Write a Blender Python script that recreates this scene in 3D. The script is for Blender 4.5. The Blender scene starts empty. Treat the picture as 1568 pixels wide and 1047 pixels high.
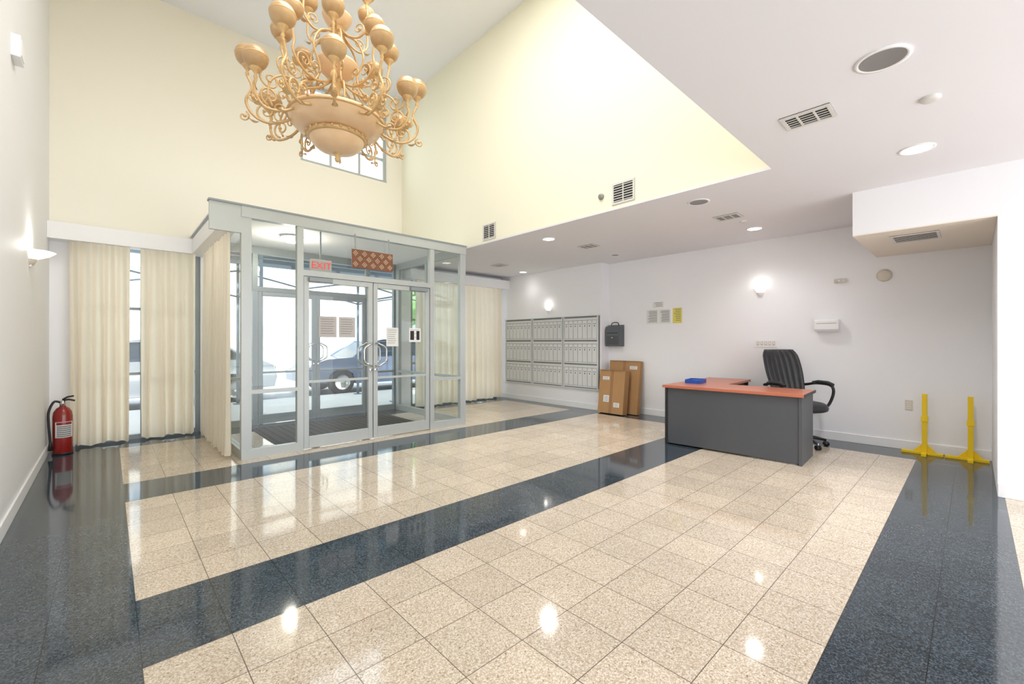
import bpy, math, random
from mathutils import Vector, Matrix
random.seed(7)
scene = bpy.context.scene
try:
    scene.view_settings.view_transform = 'Standard'
    scene.view_settings.look = 'None'
    scene.view_settings.exposure = 0.0
except Exception as e:
    print(e)

# ---------------------------------------------------------------- materials
def lin(c):
    out = []
    for v in c:
        v = v / 255.0
        out.append(v / 12.92 if v <= 0.04045 else ((v + 0.055) / 1.055) ** 2.4)
    return (out[0], out[1], out[2], 1.0)

def newmat(name):
    m = bpy.data.materials.new(name)
    m.use_nodes = True
    nt = m.node_tree
    b = nt.nodes['Principled BSDF']
    return m, nt, b

def mat(name, col, rough=0.6, metal=0.0, var=0.05, scale=6.0, emis=None, estr=0.0, bump=0.0, coat=0.0, col2=None):
    m, nt, b = newmat(name)
    c = lin(col)
    tc = nt.nodes.new('ShaderNodeTexCoord')
    nz = nt.nodes.new('ShaderNodeTexNoise')
    nz.inputs['Scale'].default_value = scale
    nz.inputs['Detail'].default_value = 4
    nt.links.new(tc.outputs['Object'], nz.inputs['Vector'])
    mx = nt.nodes.new('ShaderNodeMix'); mx.data_type = 'RGBA'
    nt.links.new(nz.outputs['Fac'], mx.inputs[0])
    if col2:
        d = lin(col2)
    else:
        d = tuple(v * (1 - var * 2) for v in c[:3]) + (1,)
    mx.inputs[6].default_value = d
    mx.inputs[7].default_value = c
    nt.links.new(mx.outputs[2], b.inputs['Base Color'])
    b.inputs['Roughness'].default_value = rough
    b.inputs['Metallic'].default_value = metal
    if coat: b.inputs['Coat Weight'].default_value = coat
    if emis:
        b.inputs['Emission Color'].default_value = lin(emis)
        b.inputs['Emission Strength'].default_value = estr
    if bump:
        bp = nt.nodes.new('ShaderNodeBump'); bp.inputs['Strength'].default_value = bump
        bp.inputs['Distance'].default_value = 0.01
        nt.links.new(nz.outputs['Fac'], bp.inputs['Height'])
        nt.links.new(bp.outputs['Normal'], b.inputs['Normal'])
    return m

def glassmat(name, tint=(0.97, 0.99, 0.985, 1)):
    m = bpy.data.materials.new(name); m.use_nodes = True
    nt = m.node_tree; nt.nodes.clear()
    o = nt.nodes.new('ShaderNodeOutputMaterial')
    t = nt.nodes.new('ShaderNodeBsdfTransparent'); t.inputs[0].default_value = tint
    g = nt.nodes.new('ShaderNodeBsdfGlossy'); g.inputs['Roughness'].default_value = 0.01
    f = nt.nodes.new('ShaderNodeLayerWeight'); f.inputs['Blend'].default_value = 0.5
    p = nt.nodes.new('ShaderNodeMath'); p.operation = 'POWER'; p.inputs[1].default_value = 5
    r = nt.nodes.new('ShaderNodeMapRange'); r.inputs[3].default_value = 0.03; r.inputs[4].default_value = 0.45
    mx = nt.nodes.new('ShaderNodeMixShader')
    nt.links.new(f.outputs['Facing'], p.inputs[0]); nt.links.new(p.outputs[0], r.inputs[0])
    nt.links.new(r.outputs[0], mx.inputs[0]); nt.links.new(t.outputs[0], mx.inputs[1])
    nt.links.new(g.outputs[0], mx.inputs[2]); nt.links.new(mx.outputs[0], o.inputs[0])
    return m

def tilemat(name, ca, cb, cc, rough, grout, speck=160.0, ior=1.6):
    m, nt, b = newmat(name)
    N = nt.nodes.new; L = nt.links.new
    geo = N('ShaderNodeNewGeometry')
    sep = N('ShaderNodeSeparateXYZ'); L(geo.outputs['Position'], sep.inputs[0])
    def axis(out, off):
        a = N('ShaderNodeMath'); a.operation = 'SUBTRACT'; L(out, a.inputs[0]); a.inputs[1].default_value = off
        d = N('ShaderNodeMath'); d.operation = 'DIVIDE'; L(a.outputs[0], d.inputs[0]); d.inputs[1].default_value = 0.305
        fl = N('ShaderNodeMath'); fl.operation = 'FLOOR'; L(d.outputs[0], fl.inputs[0])
        fr = N('ShaderNodeMath'); fr.operation = 'FRACT'; L(d.outputs[0], fr.inputs[0])
        h = N('ShaderNodeMath'); h.operation = 'SUBTRACT'; L(fr.outputs[0], h.inputs[0]); h.inputs[1].default_value = 0.5
        ab = N('ShaderNodeMath'); ab.operation = 'ABSOLUTE'; L(h.outputs[0], ab.inputs[0])
        return fl.outputs[0], ab.outputs[0]
    fx, ax = axis(sep.outputs[0], 0.10)
    fy, ay = axis(sep.outputs[1], 0.43)
    mxm = N('ShaderNodeMath'); mxm.operation = 'MAXIMUM'; L(ax, mxm.inputs[0]); L(ay, mxm.inputs[1])
    gt = N('ShaderNodeMath'); gt.operation = 'GREATER_THAN'; L(mxm.outputs[0], gt.inputs[0]); gt.inputs[1].default_value = 0.494
    cmb = N('ShaderNodeCombineXYZ'); L(fx, cmb.inputs[0]); L(fy, cmb.inputs[1])
    wn = N('ShaderNodeTexWhiteNoise'); wn.noise_dimensions = '2D'; L(cmb.outputs[0], wn.inputs['Vector'])
    v = N('ShaderNodeTexVoronoi'); v.inputs['Scale'].default_value = speck; L(geo.outputs['Position'], v.inputs['Vector'])
    nz = N('ShaderNodeTexNoise'); nz.inputs['Scale'].default_value = speck * 0.45; nz.inputs['Detail'].default_value = 3
    L(geo.outputs['Position'], nz.inputs['Vector'])
    sp = N('ShaderNodeSeparateXYZ'); L(v.outputs['Color'], sp.inputs[0])
    add = N('ShaderNodeMath'); add.operation = 'ADD'; L(sp.outputs[0], add.inputs[0]); L(nz.outputs['Fac'], add.inputs[1])
    cr = N('ShaderNodeValToRGB')
    hf = N('ShaderNodeMath'); hf.operation = 'MULTIPLY'; L(add.outputs[0], hf.inputs[0]); hf.inputs[1].default_value = 0.66
    L(hf.outputs[0], cr.inputs[0])
    e = cr.color_ramp.elements
    e[0].position = 0.26; e[0].color = lin(cc); e[1].position = 0.85; e[1].color = lin(cb)
    n1 = e.new(0.40); n1.color = lin(ca)
    n2 = e.new(0.65); n2.color = lin(ca)
    mr = N('ShaderNodeMapRange'); L(wn.outputs['Value'], mr.inputs[0]); mr.inputs[3].default_value = 0.92; mr.inputs[4].default_value = 1.06
    big = N('ShaderNodeTexNoise'); big.inputs['Scale'].default_value = 2.3; L(geo.outputs['Position'], big.inputs['Vector'])
    mr2 = N('ShaderNodeMapRange'); L(big.outputs['Fac'], mr2.inputs[0]); mr2.inputs[3].default_value = 0.85; mr2.inputs[4].default_value = 1.12
    mu = N('ShaderNodeMath'); mu.operation = 'MULTIPLY'; L(mr.outputs[0], mu.inputs[0]); L(mr2.outputs[0], mu.inputs[1])
    sc = N('ShaderNodeVectorMath'); sc.operation = 'SCALE'; L(cr.outputs[0], sc.inputs[0]); L(mu.outputs[0], sc.inputs['Scale'])
    mx = N('ShaderNodeMix'); mx.data_type = 'RGBA'; L(gt.outputs[0], mx.inputs[0]); L(sc.outputs[0], mx.inputs[6]); mx.inputs[7].default_value = lin(grout)
    L(mx.outputs[2], b.inputs['Base Color'])
    b.inputs['Roughness'].default_value = rough
    b.inputs['IOR'].default_value = ior
    return m

def fabric(name, col):
    m, nt, b = newmat(name)
    nt.nodes.remove(b)
    N = nt.nodes.new; L = nt.links.new
    o = [n for n in nt.nodes if n.type == 'OUTPUT_MATERIAL'][0]
    geo = N('ShaderNodeTexCoord')
    nz = N('ShaderNodeTexNoise'); nz.inputs['Scale'].default_value = 3; L(geo.outputs['Object'], nz.inputs['Vector'])
    mx = N('ShaderNodeMix'); mx.data_type = 'RGBA'; L(nz.outputs['Fac'], mx.inputs[0])
    mx.inputs[6].default_value = tuple(v * .96 for v in lin(col)[:3]) + (1,); mx.inputs[7].default_value = lin(col)
    d = N('ShaderNodeBsdfDiffuse'); t = N('ShaderNodeBsdfTranslucent')
    L(mx.outputs[2], d.inputs[0]); L(mx.outputs[2], t.inputs[0])
    ms = N('ShaderNodeMixShader'); ms.inputs[0].default_value = 0.42
    L(d.outputs[0], ms.inputs[1]); L(t.outputs[0], ms.inputs[2]); L(ms.outputs[0], o.inputs[0])
    return m

M_white = mat('wall_white', (247, 247, 250), 0.75, var=0.004, scale=2, bump=0.02)
M_left = mat('wall_left_white', (241, 241, 242), 0.6, var=0.005, scale=2)
M_cream = mat('wall_cream', (250, 245, 230), 0.75, var=0.005, scale=2)
M_yell = mat('wall_yellow', (249, 246, 224), 0.75, var=0.005, scale=2)
M_ceil = mat('ceiling_paint', (236, 235, 239), 0.85, var=0.005, scale=2)
M_ceilh = mat('ceiling_high_paint', (248, 249, 252), 0.85, var=0.005, scale=2)
M_tan = mat('soffit_tan', (242, 233, 220), 0.8, var=0.01)
M_trim = mat('trim_white', (246, 246, 247), 0.4, var=0.01)
M_tileL = tilemat('granite_light', (194, 177, 154), (224, 213, 198), (134, 114, 96), 0.075, (104, 92, 80), 190, 1.62)
M_tileD = tilemat('granite_dark', (42, 52, 60), (80, 92, 102), (22, 29, 36), 0.07, (20, 22, 26), 190, 1.62)
M_alu = mat('aluminium', (190, 195, 194), 0.38, 0.25, var=0.03)
M_alud = mat('aluminium_dark', (148, 156, 160), 0.4, 0.25, var=0.03)
M_chrome = mat('chrome', (210, 210, 210), 0.15, 1.0)
M_glass = glassmat('glass')
M_curt = fabric('curtain_fabric', (255, 245, 227))
M_gold = mat('cream_gold', (224, 194, 142), 0.35, 0.15, var=0.12, scale=20, col2=(198, 156, 104))
M_alab = mat('alabaster', (208, 176, 130), 0.3, 0.0, scale=7, col2=(172, 132, 88), coat=0.3)
M_alab2 = mat('alabaster_bowl', (244, 216, 178), 0.3, 0.0, scale=5, col2=(224, 182, 136), coat=0.3)
M_wood = mat('cherry_laminate', (196, 114, 84), 0.3, var=0.08, scale=4)
M_desk = mat('desk_grey', (80, 82, 86), 0.5, var=0.04)
M_black = mat('black_plastic', (34, 34, 36), 0.45, var=0.05)
M_leather = mat('black_leather', (48, 49, 52), 0.4, var=0.1, scale=30, bump=0.2)
M_blue = mat('blue_plastic', (28, 84, 180), 0.4)
M_red = mat('extinguisher_red', (150, 26, 22), 0.25, coat=0.5)
M_yel = mat('yellow_paint', (250, 212, 20), 0.4)
M_card = mat('cardboard', (186, 144, 98), 0.8, var=0.06, scale=10)
M_tape = mat('tape', (162, 118, 74), 0.35)
M_paper = mat('paper', (232, 232, 230), 0.7, var=0.01)
M_notice = mat('notice_paper', (196, 192, 190), 0.7, var=0.01)
M_ypaper = mat('yellow_paper', (232, 220, 110), 0.7)
M_ink = mat('ink', (120, 120, 124), 0.7)
M_mail = mat('mailbox_alu', (226, 228, 228), 0.45, 0.0, var=0.02)
M_mailb = mat('mailbox_gap', (120, 123, 123), 0.5, 0.0)
M_grey = mat('box_grey', (98, 102, 106), 0.45, 0.2)
M_vent = mat('vent_white', (226, 224, 220), 0.5)
M_dark = mat('vent_dark', (40, 38, 37), 0.9)
M_can = mat('can_grey', (150, 148, 146), 0.4, 0.3)
M_lamp = mat('lamp_lit', (255, 250, 240), 0.5, emis=(255, 248, 236), estr=12)
M_opal = mat('opal_glass', (252, 248, 240), 0.4, emis=(255, 246, 228), estr=1.0)
M_beige = mat('beige_plastic', (226, 218, 204), 0.5)
M_sign = mat('sign_brown', (134, 84, 60), 0.6, var=0.1)
M_signc = mat('sign_cream', (206, 184, 156), 0.6)
M_exit = mat('exit_red', (220, 60, 66), 0.5, emis=(255, 70, 80), estr=.5)
M_mat = mat('door_mat_fabric', (66, 64, 64), 0.95, scale=60, var=0.2, bump=0.5)
M_side = mat('sidewalk', (196, 194, 190), 0.9, scale=3, var=0.08)
M_road = mat('asphalt', (150, 152, 156), 0.9, scale=10, var=0.1)
M_brick = mat('facade_beige', (236, 231, 222), 0.9, scale=3, var=0.05)
M_win = mat('facade_glass', (190, 202, 212), 0.3, 0.0)
M_car = mat('car_paint', (96, 112, 140), 0.25, 0.2, coat=0.8)
M_carw = mat('car_paint_silver', (206, 210, 214), 0.25, 0.2, coat=0.8)
M_carg = mat('car_glass', (60, 72, 82), 0.08)
M_tire = mat('tire_rubber', (40, 40, 42), 0.8)
M_steel = mat('scaffold_steel', (120, 134, 146), 0.5, 0.2)
M_shed = mat('shed_deck', (112, 124, 124), 0.8, scale=8, var=0.1)
M_leaf = mat('foliage', (140, 178, 110), 0.8, scale=5, var=0.2)
M_trunk = mat('bark', (120, 104, 90), 0.9)

# ---------------------------------------------------------------- mesh builder
class MB:
    def __init__(s):
        s.v = []; s.f = []; s.fm = []; s.fs = []; s.mats = []; s.T = Matrix.Identity(4)
    def mi(s, m):
        if m not in s.mats: s.mats.append(m)
        return s.mats.index(m)
    def add(s, verts, faces, m, smooth=False, M=None):
        b = len(s.v); k = s.mi(m)
        X = s.T @ M if M is not None else s.T
        s.v += [tuple(X @ Vector(p)) for p in verts]
        for f in faces:
            s.f.append([b + i for i in f]); s.fm.append(k); s.fs.append(smooth)
    def box(s, x0, x1, y0, y1, z0, z1, m, M=None):
        v = [(x0,y0,z0),(x1,y0,z0),(x1,y1,z0),(x0,y1,z0),(x0,y0,z1),(x1,y0,z1),(x1,y1,z1),(x0,y1,z1)]
        s.add(v, [(0,3,2,1),(4,5,6,7),(0,1,5,4),(1,2,6,5),(2,3,7,6),(3,0,4,7)], m, False, M)
    def lathe(s, prof, m, c=(0,0,0), seg=24, M=None, smooth=True, arc=2*math.pi, a0=0.0, axis='z'):
        full = abs(arc - 2*math.pi) < 1e-6
        n = seg if full else seg + 1
        vs = []
        for r, z in prof:
            for i in range(n):
                a = a0 + arc * i / seg
                p = (r*math.cos(a), r*math.sin(a), z)
                if axis == 'x': p = (p[2], p[0], p[1])
                if axis == 'y': p = (p[0], p[2], p[1])
                vs.append((c[0]+p[0], c[1]+p[1], c[2]+p[2]))
        fs = []
        for j in range(len(prof)-1):
            for i in range(seg):
                i2 = (i+1) % n if full else i+1
                fs.append((j*n+i, j*n+i2, (j+1)*n+i2, (j+1)*n+i))
        s.add(vs, fs, m, smooth, M)
    def tube(s, pts, r, m, seg=8, M=None, closed=False):
        pts = [Vector(p) for p in pts]; n = len(pts)
        rs = r if isinstance(r, (list, tuple)) else [r]*n
        vs = []; up = None
        for i, p in enumerate(pts):
            if closed: t = pts[(i+1) % n] - pts[i-1]
            else: t = pts[min(i+1, n-1)] - pts[max(i-1, 0)]
            t.normalize()
            if up is None:
                up = Vector((0,0,1)) if abs(t.z) < 0.9 else Vector((1,0,0))
            up = (up - t*up.dot(t)).normalized()
            sd = t.cross(up)
            for k in range(seg):
                a = 2*math.pi*k/seg
                vs.append(tuple(p + up*math.cos(a)*rs[i] + sd*math.sin(a)*rs[i]))
        fs = []
        for i in range(n if closed else n-1):
            j = (i+1) % n
            for k in range(seg):
                k2 = (k+1) % seg
                fs.append((i*seg+k, i*seg+k2, j*seg+k2, j*seg+k))
        if not closed:
            fs.append(tuple(range(seg-1, -1, -1))); fs.append(tuple((n-1)*seg+k for k in range(seg)))
        s.add(vs, fs, m, True, M)
    def cyl(s, p0, p1, r, m, seg=16, r1=None):
        s.tube([p0, p1], [r, r if r1 is None else r1], m, seg)
    def prism(s, poly, a, b, m, plane='xz', M=None):
        n = len(poly)
        def P(q, d):
            if plane == 'xz': return (q[0], d, q[1])
            if plane == 'yz': return (d, q[0], q[1])
            return (q[0], q[1], d)
        vs = [P(q, a) for q in poly] + [P(q, b) for q in poly]
        fs = [tuple(range(n)), tuple(range(2*n-1, n-1, -1))]
        for i in range(n):
            j = (i+1) % n
            fs.append((i, i+n, j+n, j))
        s.add(vs, fs, m, False, M)
    def done(s, name, loc=(0,0,0), rotz=0.0, bevel=0.0, parent=None, bseg=2):
        me = bpy.data.meshes.new(name)
        me.from_pydata(s.v, [], s.f)
        for m in s.mats: me.materials.append(m)
        for i, p in enumerate(me.polygons):
            p.material_index = s.fm[i]; p.use_smooth = s.fs[i]
        me.update()
        import bmesh
        bm = bmesh.new(); bm.from_mesh(me)
        bmesh.ops.recalc_face_normals(bm, faces=bm.faces)
        bm.to_mesh(me); bm.free()
        o = bpy.data.objects.new(name, me)
        scene.collection.objects.link(o)
        o.location = loc; o.rotation_euler = (0, 0, rotz)
        if bevel:
            md = o.modifiers.new('bevel', 'BEVEL'); md.width = bevel; md.segments = bseg; md.limit_method = 'ANGLE'; md.angle_limit = math.radians(50)
        if parent: o.parent = parent
        return o

def spline(pts, n=6):
    P = [Vector(p) for p in pts]; out = []
    for i in range(len(P)-1):
        p0 = P[max(i-1, 0)]; p1 = P[i]; p2 = P[i+1]; p3 = P[min(i+2, len(P)-1)]
        for k in range(n):
            t = k/n
            out.append(0.5*((2*p1) + (p2-p0)*t + (2*p0-5*p1+4*p2-p3)*t*t + (3*p1-p0-3*p2+p3)*t**3))
    out.append(P[-1]); return out

# ---------------------------------------------------------------- room shell
XL, YF, XA, YA, ZL, ZH, XR, XM, XP = -0.52, 7.65, 4.20, 1.195, 2.80, 6.0, 7.05, 6.80, 5.47
YB = -3.5
b = MB()
xs = [XL, 0.10, 6.505, XR]
ys = [(YB, -0.18, 0), (-0.18, 0.43, 1), (0.43, 2.26, 0), (2.26, 2.87, 1), (2.87, 4.70, 0), (4.70, 5.31, 1), (5.31, 7.14, 0), (7.14, YF+0.2, 1)]
for y0, y1, d in ys:
    for i in range(3):
        dk = d or i != 1
        b.add([(xs[i], y0, 0), (xs[i+1], y0, 0), (xs[i+1], y1, 0), (xs[i], y1, 0)], [(0, 1, 2, 3)], M_tileD if dk else M_tileL)
b.box(XL, XR, YB, YF+0.2, -0.1, -0.002, M_tileD)
b.done('floor')

b = MB(); b.box(XL-0.2, XL, YB, YF+0.2, 0, ZH, M_left); b.done('wall_left')

b = MB()
Y2 = YF+0.2
b.box(XL, -0.30, YF, Y2, 0, 2.62, M_white)
b.box(0.98, 1.07, YF, Y2, 0, 2.62, M_white)
b.box(4.15, 4.40, YF, Y2, 0, 2.62, M_white)
b.box(6.70, XM+.4, YF, Y2, 0, 2.62, M_white)
b.box(4.15, XM+.4, YF, Y2, 2.62, 2.82, M_white)
b.box(XL, 1.07, YF, Y2, 2.62, 2.82, M_cream)
b.box(XL, 2.34, YF, Y2, 2.82, ZH, M_cream)
b.box(3.895, XA+.15, YF, Y2, 2.82, ZH, M_cream)
b.box(2.34, 3.895, YF, Y2, 2.82, 4.33, M_cream)
b.box(2.34, 3.895, YF, Y2, 5.70, ZH, M_cream)
b.done('wall_front')

b = MB(); b.box(XA, XA+0.15, YA, YF, ZL+.02, ZH, M_yell); b.done('wall_upper_right')
b = MB(); b.box(XL, XA, YA-0.15, YA, ZL+.02, ZH, M_yell); b.done('wall_upper_back')
b = MB(); b.box(XL, XR, YB, YA, ZL, ZL+.02, M_ceil); b.done('ceiling_entry')
b = MB(); b.box(XA, XR, YA, YF, ZL, ZL+.02, M_ceil); b.done('ceiling_side')
b = MB(); b.box(XL-.2, XA+.15, YA-.15, YF+.2, ZH, ZH+.1, M_ceilh); b.done('ceiling_atrium')
b = MB(); b.box(XR, XR+0.2, YB, 4.80, 0, ZL, M_white); b.done('wall_right')
b = MB(); b.box(XM, XR+0.2, 4.80, YF, 0, ZL, M_white); b.done('wall_mailbox')
b = MB(); b.box(XP, XR, YB, -0.14, 0, ZL, M_white); b.done('wall_pillar')
b = MB()
b.box(XP, XR, -0.14, 0.83, 2.37, ZL, M_white)
b.box(XP+.001, XR, -0.139, 0.829, 2.36, 2.37, M_tan)
b.done('ceiling_soffit')

def baseboard(name, x0, x1, y0, y1):
    b = MB(); b.box(x0, x1, y0, y1, 0, 0.11, M_trim); b.done(name, bevel=0.004)
baseboard('baseboard_left', XL, XL+.015, YB, YF)
baseboard('baseboard_right', XR-.015, XR, -0.14, 4.80)
baseboard('baseboard_mailbox', XM-.015, XM, 4.785, YF)
baseboard('baseboard_pillar', XP-.015, XP, YB, -0.14)
baseboard('baseboard_front', XL+.015, -0.36, YF-.015, YF)

b = MB()
b.box(XL, 0.86, 7.36, YF, 2.53, 2.70, M_trim)
b.box(0.86, 1.05, 5.58, YF, 2.53, 2.70, M_trim)
b.box(0.845, 0.86, 5.58, 7.36, 2.515, 2.715, M_trim)
b.box(XL, 0.86, 7.345, 7.36, 2.515, 2.715, M_trim)
b.done('trim_cornice_left', bevel=0.004)
b = MB()
b.box(XA+.02, XM, 7.36, YF, 2.53, 2.70, M_trim)
b.box(XA+.02, XM, 7.345, 7.36, 2.515, 2.715, M_trim)
b.done('trim_cornice_right', bevel=0.004)

# ---------------------------------------------------------------- windows
def window(name, x0, x1, z0, z1, y, nx, nz, w=0.05, m=M_alu, d=0.08):
    b = MB()
    b.box(x0, x0+w, y, y+d, z0, z1, m); b.box(x1-w, x1, y, y+d, z0, z1, m)
    b.box(x0+w, x1-w, y, y+d, z0, z0+w, m); b.box(x0+w, x1-w, y, y+d, z1-w, z1, m)
    for i in range(1, nx):
        x = x0 + (x1-x0)*i/nx; b.box(x-w*.35, x+w*.35, y+.01, y+d-.01, z0+w, z1-w, m)
    for i in range(1, nz):
        z = z0 + (z1-z0)*i/nz; b.box(x0+w, x1-w, y+.015, y+d-.015, z-w*.3, z+w*.3, m)
    b.box(x0+w*.5, x1-w*.5, y+d*.5-.003, y+d*.5+.003, z0+w*.5, z1-w*.5, M_glass)
    b.done(name)
window('window_1', 2.34, 3.895, 4.33, 5.70, YF+0.06, 3, 3, 0.06, M_alu)
window('window_2', -0.30, 0.98, 0.0, 2.62, YF+0.04, 2, 3, 0.06, M_alud)
window('window_3', 4.40, 6.70, 0.0, 2.62, YF+0.04, 3, 3, 0.06, M_alud)

# ---------------------------------------------------------------- curtains
def curtain(name, p0, p1, z0, z1, folds, amp, seed, flare=0.0):
    rnd = random.Random(seed)
    p0 = Vector((*p0, 0)); p1 = Vector((*p1, 0)); d = (p1-p0); L = d.length; d.normalize(); nrm = Vector((-d.y, d.x, 0))
    nx = folds*14; nz = 26
    ph = [rnd.uniform(-.5, .5) for _ in range(folds+2)]
    am = [rnd.uniform(.6, 1.2) for _ in range(folds+2)]
    vs = []
    for j in range(nz+1):
        v = j/nz; z = z1 + (z0-z1)*v
        for i in range(nx+1):
            u = i/nx; k = u*folds; q = int(k); fr = k-q
            a = am[q]*(1-fr) + am[q+1]*fr; pp = ph[q]*(1-fr) + ph[q+1]*fr
            w = math.sin(2*math.pi*k + pp*v*2.0) * amp * a * (0.55 + 0.45*v)
            w += math.sin(4*math.pi*k + 1.0 + pp*3) * amp * 0.22 * v
            s = u*L + 0.015*v*math.sin(2*math.pi*k*0.5+seed)
            zz = z + (0.012*math.sin(k*2.1+seed) if j == nz else 0)
            p = p0 + d*s + nrm*(w + flare*v)
            vs.append((p.x, p.y, zz))
    fs = []
    for j in range(nz):
        for i in range(nx):
            a = j*(nx+1)+i; fs.append((a, a+1, a+nx+2, a+nx+1))
    b = MB(); b.add(vs, fs, M_curt, True); b.done(name)
curtain('curtain', (-0.345, 7.50), (0.21, 7.50), 0.03, 2.55, 5, 0.055, 1)
curtain('curtain', (0.31, 7.50), (0.90, 7.50), 0.03, 2.55, 5, 0.055, 2)
curtain('curtain', (0.985, 7.38), (0.985, 5.62), 0.03, 2.55, 11, 0.045, 3)
curtain('curtain', (4.42, 7.50), (6.68, 7.50), 0.03, 2.55, 15, 0.06, 4)

# ---------------------------------------------------------------- vestibule
VX0, VX1, VY = 1.07, 4.14, 5.5
dx = [1.717, 2.602, 3.487]
fw = 0.10; fd = 0.07
y0, y1 = VY, VY+fd
wn = [4]
def screen(ya, yb, m, cap):
    for xa, xb, la, lb in ((VX0+fw, 1.645, VX0, dx[0]), (dx[2]+.07, VX1-fw, dx[2], VX1)):
        b = MB()
        b.box(la, xa, ya, yb, 0, 2.68, m); b.box(xb, lb, ya, yb, 0, 2.68, m)
        b.box(xa, xb, ya, yb, 0, 0.10, m)
        b.box(xa, xb, ya, yb, 0.72, 0.76, m)
        b.box(xa, xb, ya+.03, ya+.036, 0.1, 2.68, M_glass)
        b.done('window_%d' % wn[0]); wn[0] += 1
    b = MB()
    b.box(dx[0], dx[2], ya, yb, 2.10, 2.17, m)
    b.box(dx[0], dx[2], ya+.03, ya+.036, 2.17, 2.68, M_glass)
    b.box(VX0, VX1, ya-.01, yb+(.01 if cap else 0), 2.68, 2.80, m)
    if cap:
        b.box(0.78, 1.07, ya, yb-.02, 2.50, 2.80, m)
        b.box(0.77, VX1+.01, ya-.02, yb+.01, 2.80, 2.82, M_alud)
    b.done('window_%d' % wn[0]); wn[0] += 1
screen(y0, y1, M_alu, True)
screen(YF+.02, YF+.09, M_alud, False)
b = MB()
b.box(VX1-.07, VX1, 7.55, YF, 0, 2.68, M_alu)
b.box(VX1-.07, VX1, 6.54, 6.60, 0, 2.68, M_alu)
b.box(VX1-.07, VX1, y1+.01, YF, 2.68, 2.80, M_alu)
for ya, yb in ((y1, 6.54), (6.60, 7.55)):
    b.box(VX1-.07, VX1, ya, yb, 0, 0.10, M_alu)
    b.box(VX1-.07, VX1, ya, yb, 0.72, 0.76, M_alu)
    b.box(VX1-.04, VX1-.034, ya, yb, 0.1, 2.68, M_glass)
b.done('window_10')
b = MB()
b.box(VX0, VX0+.07, y1, YF, 0, 0.10, M_alu)
b.box(VX0, VX0+.07, y1+.01, YF, 2.68, 2.80, M_alu)
b.box(VX0, VX0+.07, 6.54, 6.60, 0.1, 2.68, M_alu)
b.box(VX0+.03, VX0+.036, y1, YF, 0.1, 2.68, M_glass)
b.done('window_11')
b = MB(); b.box(0.86, VX1, y1+.02, YF, 2.80, 2.82, M_ceilh); b.done('ceiling_vestibule')

def door(name, x0, x1, y, hinge_left, m):
    b = MB(); x0 += .006; x1 -= .006
    w = 0.06; d0, d1 = y+.012, y+.056
    b.box(x0, x0+w, d0, d1, 0.01, 2.095, m); b.box(x1-w, x1, d0, d1, 0.01, 2.095, m)
    b.box(x0+w, x1-w, d0, d1, 0.01, 0.15, m); b.box(x0+w, x1-w, d0, d1, 2.03, 2.095, m)
    b.box(x0+w, x1-w, d0+.005, d1-.005, 0.80, 0.83, m)
    b.box(x0+w, x1-w, y+.03, y+.036, 0.15, 2.03, M_glass)
    hx = x1-w*.5 if hinge_left else x0+w*.5
    sgn = -1 if hinge_left else 1
    for yy, s in ((d0, -1), (d1, 1)):
        path = spline([(hx, yy, 1.28), (hx, yy+s*.05, 1.285), (hx+sgn*.03, yy+s*.075, 1.27), (hx+sgn*.11, yy+s*.075, 1.22), (hx+sgn*.12, yy+s*.075, 1.13),
                       (hx+sgn*.11, yy+s*.075, 1.04), (hx+sgn*.03, yy+s*.075, .99), (hx, yy+s*.05, 0.975), (hx, yy, 0.98)], 5)
        b.tube(path, 0.012, M_chrome, 8)
    b.lathe([(0, -.012), (.022, -.012), (.022, 0)], M_chrome, (hx, d0, 0.93), 14, axis='y')
    cx0 = x0+.05 if hinge_left else x1-.33
    b.box(cx0, cx0+.28, d0-.05, d0, 2.035, 2.085, M_alud)
    b.tube([(cx0+.14, d0-.03, 2.07), (cx0+.14+(-.1 if not hinge_left else .1), d0-.02, 2.085)], .010, M_alud)
    return b.done(name, bevel=0.003)
door('door_1', dx[0], dx[1], VY, True, M_alu)
door('door_2', dx[1], dx[2], VY, False, M_alu)
door('door_3', dx[0], dx[1], YF+.02, True, M_alud)
door('door_4', dx[1], dx[2], YF+.02, False, M_alud)

b = MB(); b.box(1.55, 3.65, 5.95, 7.35, 0.0, 0.012, M_mat)
for i in range(20): b.box(1.6+i*.1, 1.62+i*.1, 5.99, 7.31, .012, .016, M_dark)
b.done('door_mat')

def sheet(b, x0, x1, z0, z1, y, m=M_notice, lines=7):
    b.box(x0, x1, y, y+.002, z0, z1, m)
    h = (z1-z0)
    for i in range(lines):
        z = z1 - h*(0.12 + 0.8*i/lines)
        b.box(x0+(x1-x0)*.12, x1-(x1-x0)*random.uniform(.12, .3), y-.001, y, z-h*.02, z, M_ink)
b = MB()
gy = VY+.026
sheet(b, 1.90, 2.12, 1.36, 1.62, gy); sheet(b, 2.15, 2.36, 1.36, 1.62, gy)
b.done('door_notice')
b = MB()
sheet(b, 2.80, 2.98, 1.24, 1.50, gy, M_paper)
b.done('door_notice')
b = MB()
sheet(b, 3.15, 3.34, 1.30, 1.50, gy, M_paper, lines=3)
b.box(3.17, 3.23, gy-.002, gy-.001, 1.33, 1.46, M_black); b.box(3.27, 3.32, gy-.002, gy-.001, 1.33, 1.46, M_black)
b.done('door_notice')
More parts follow.
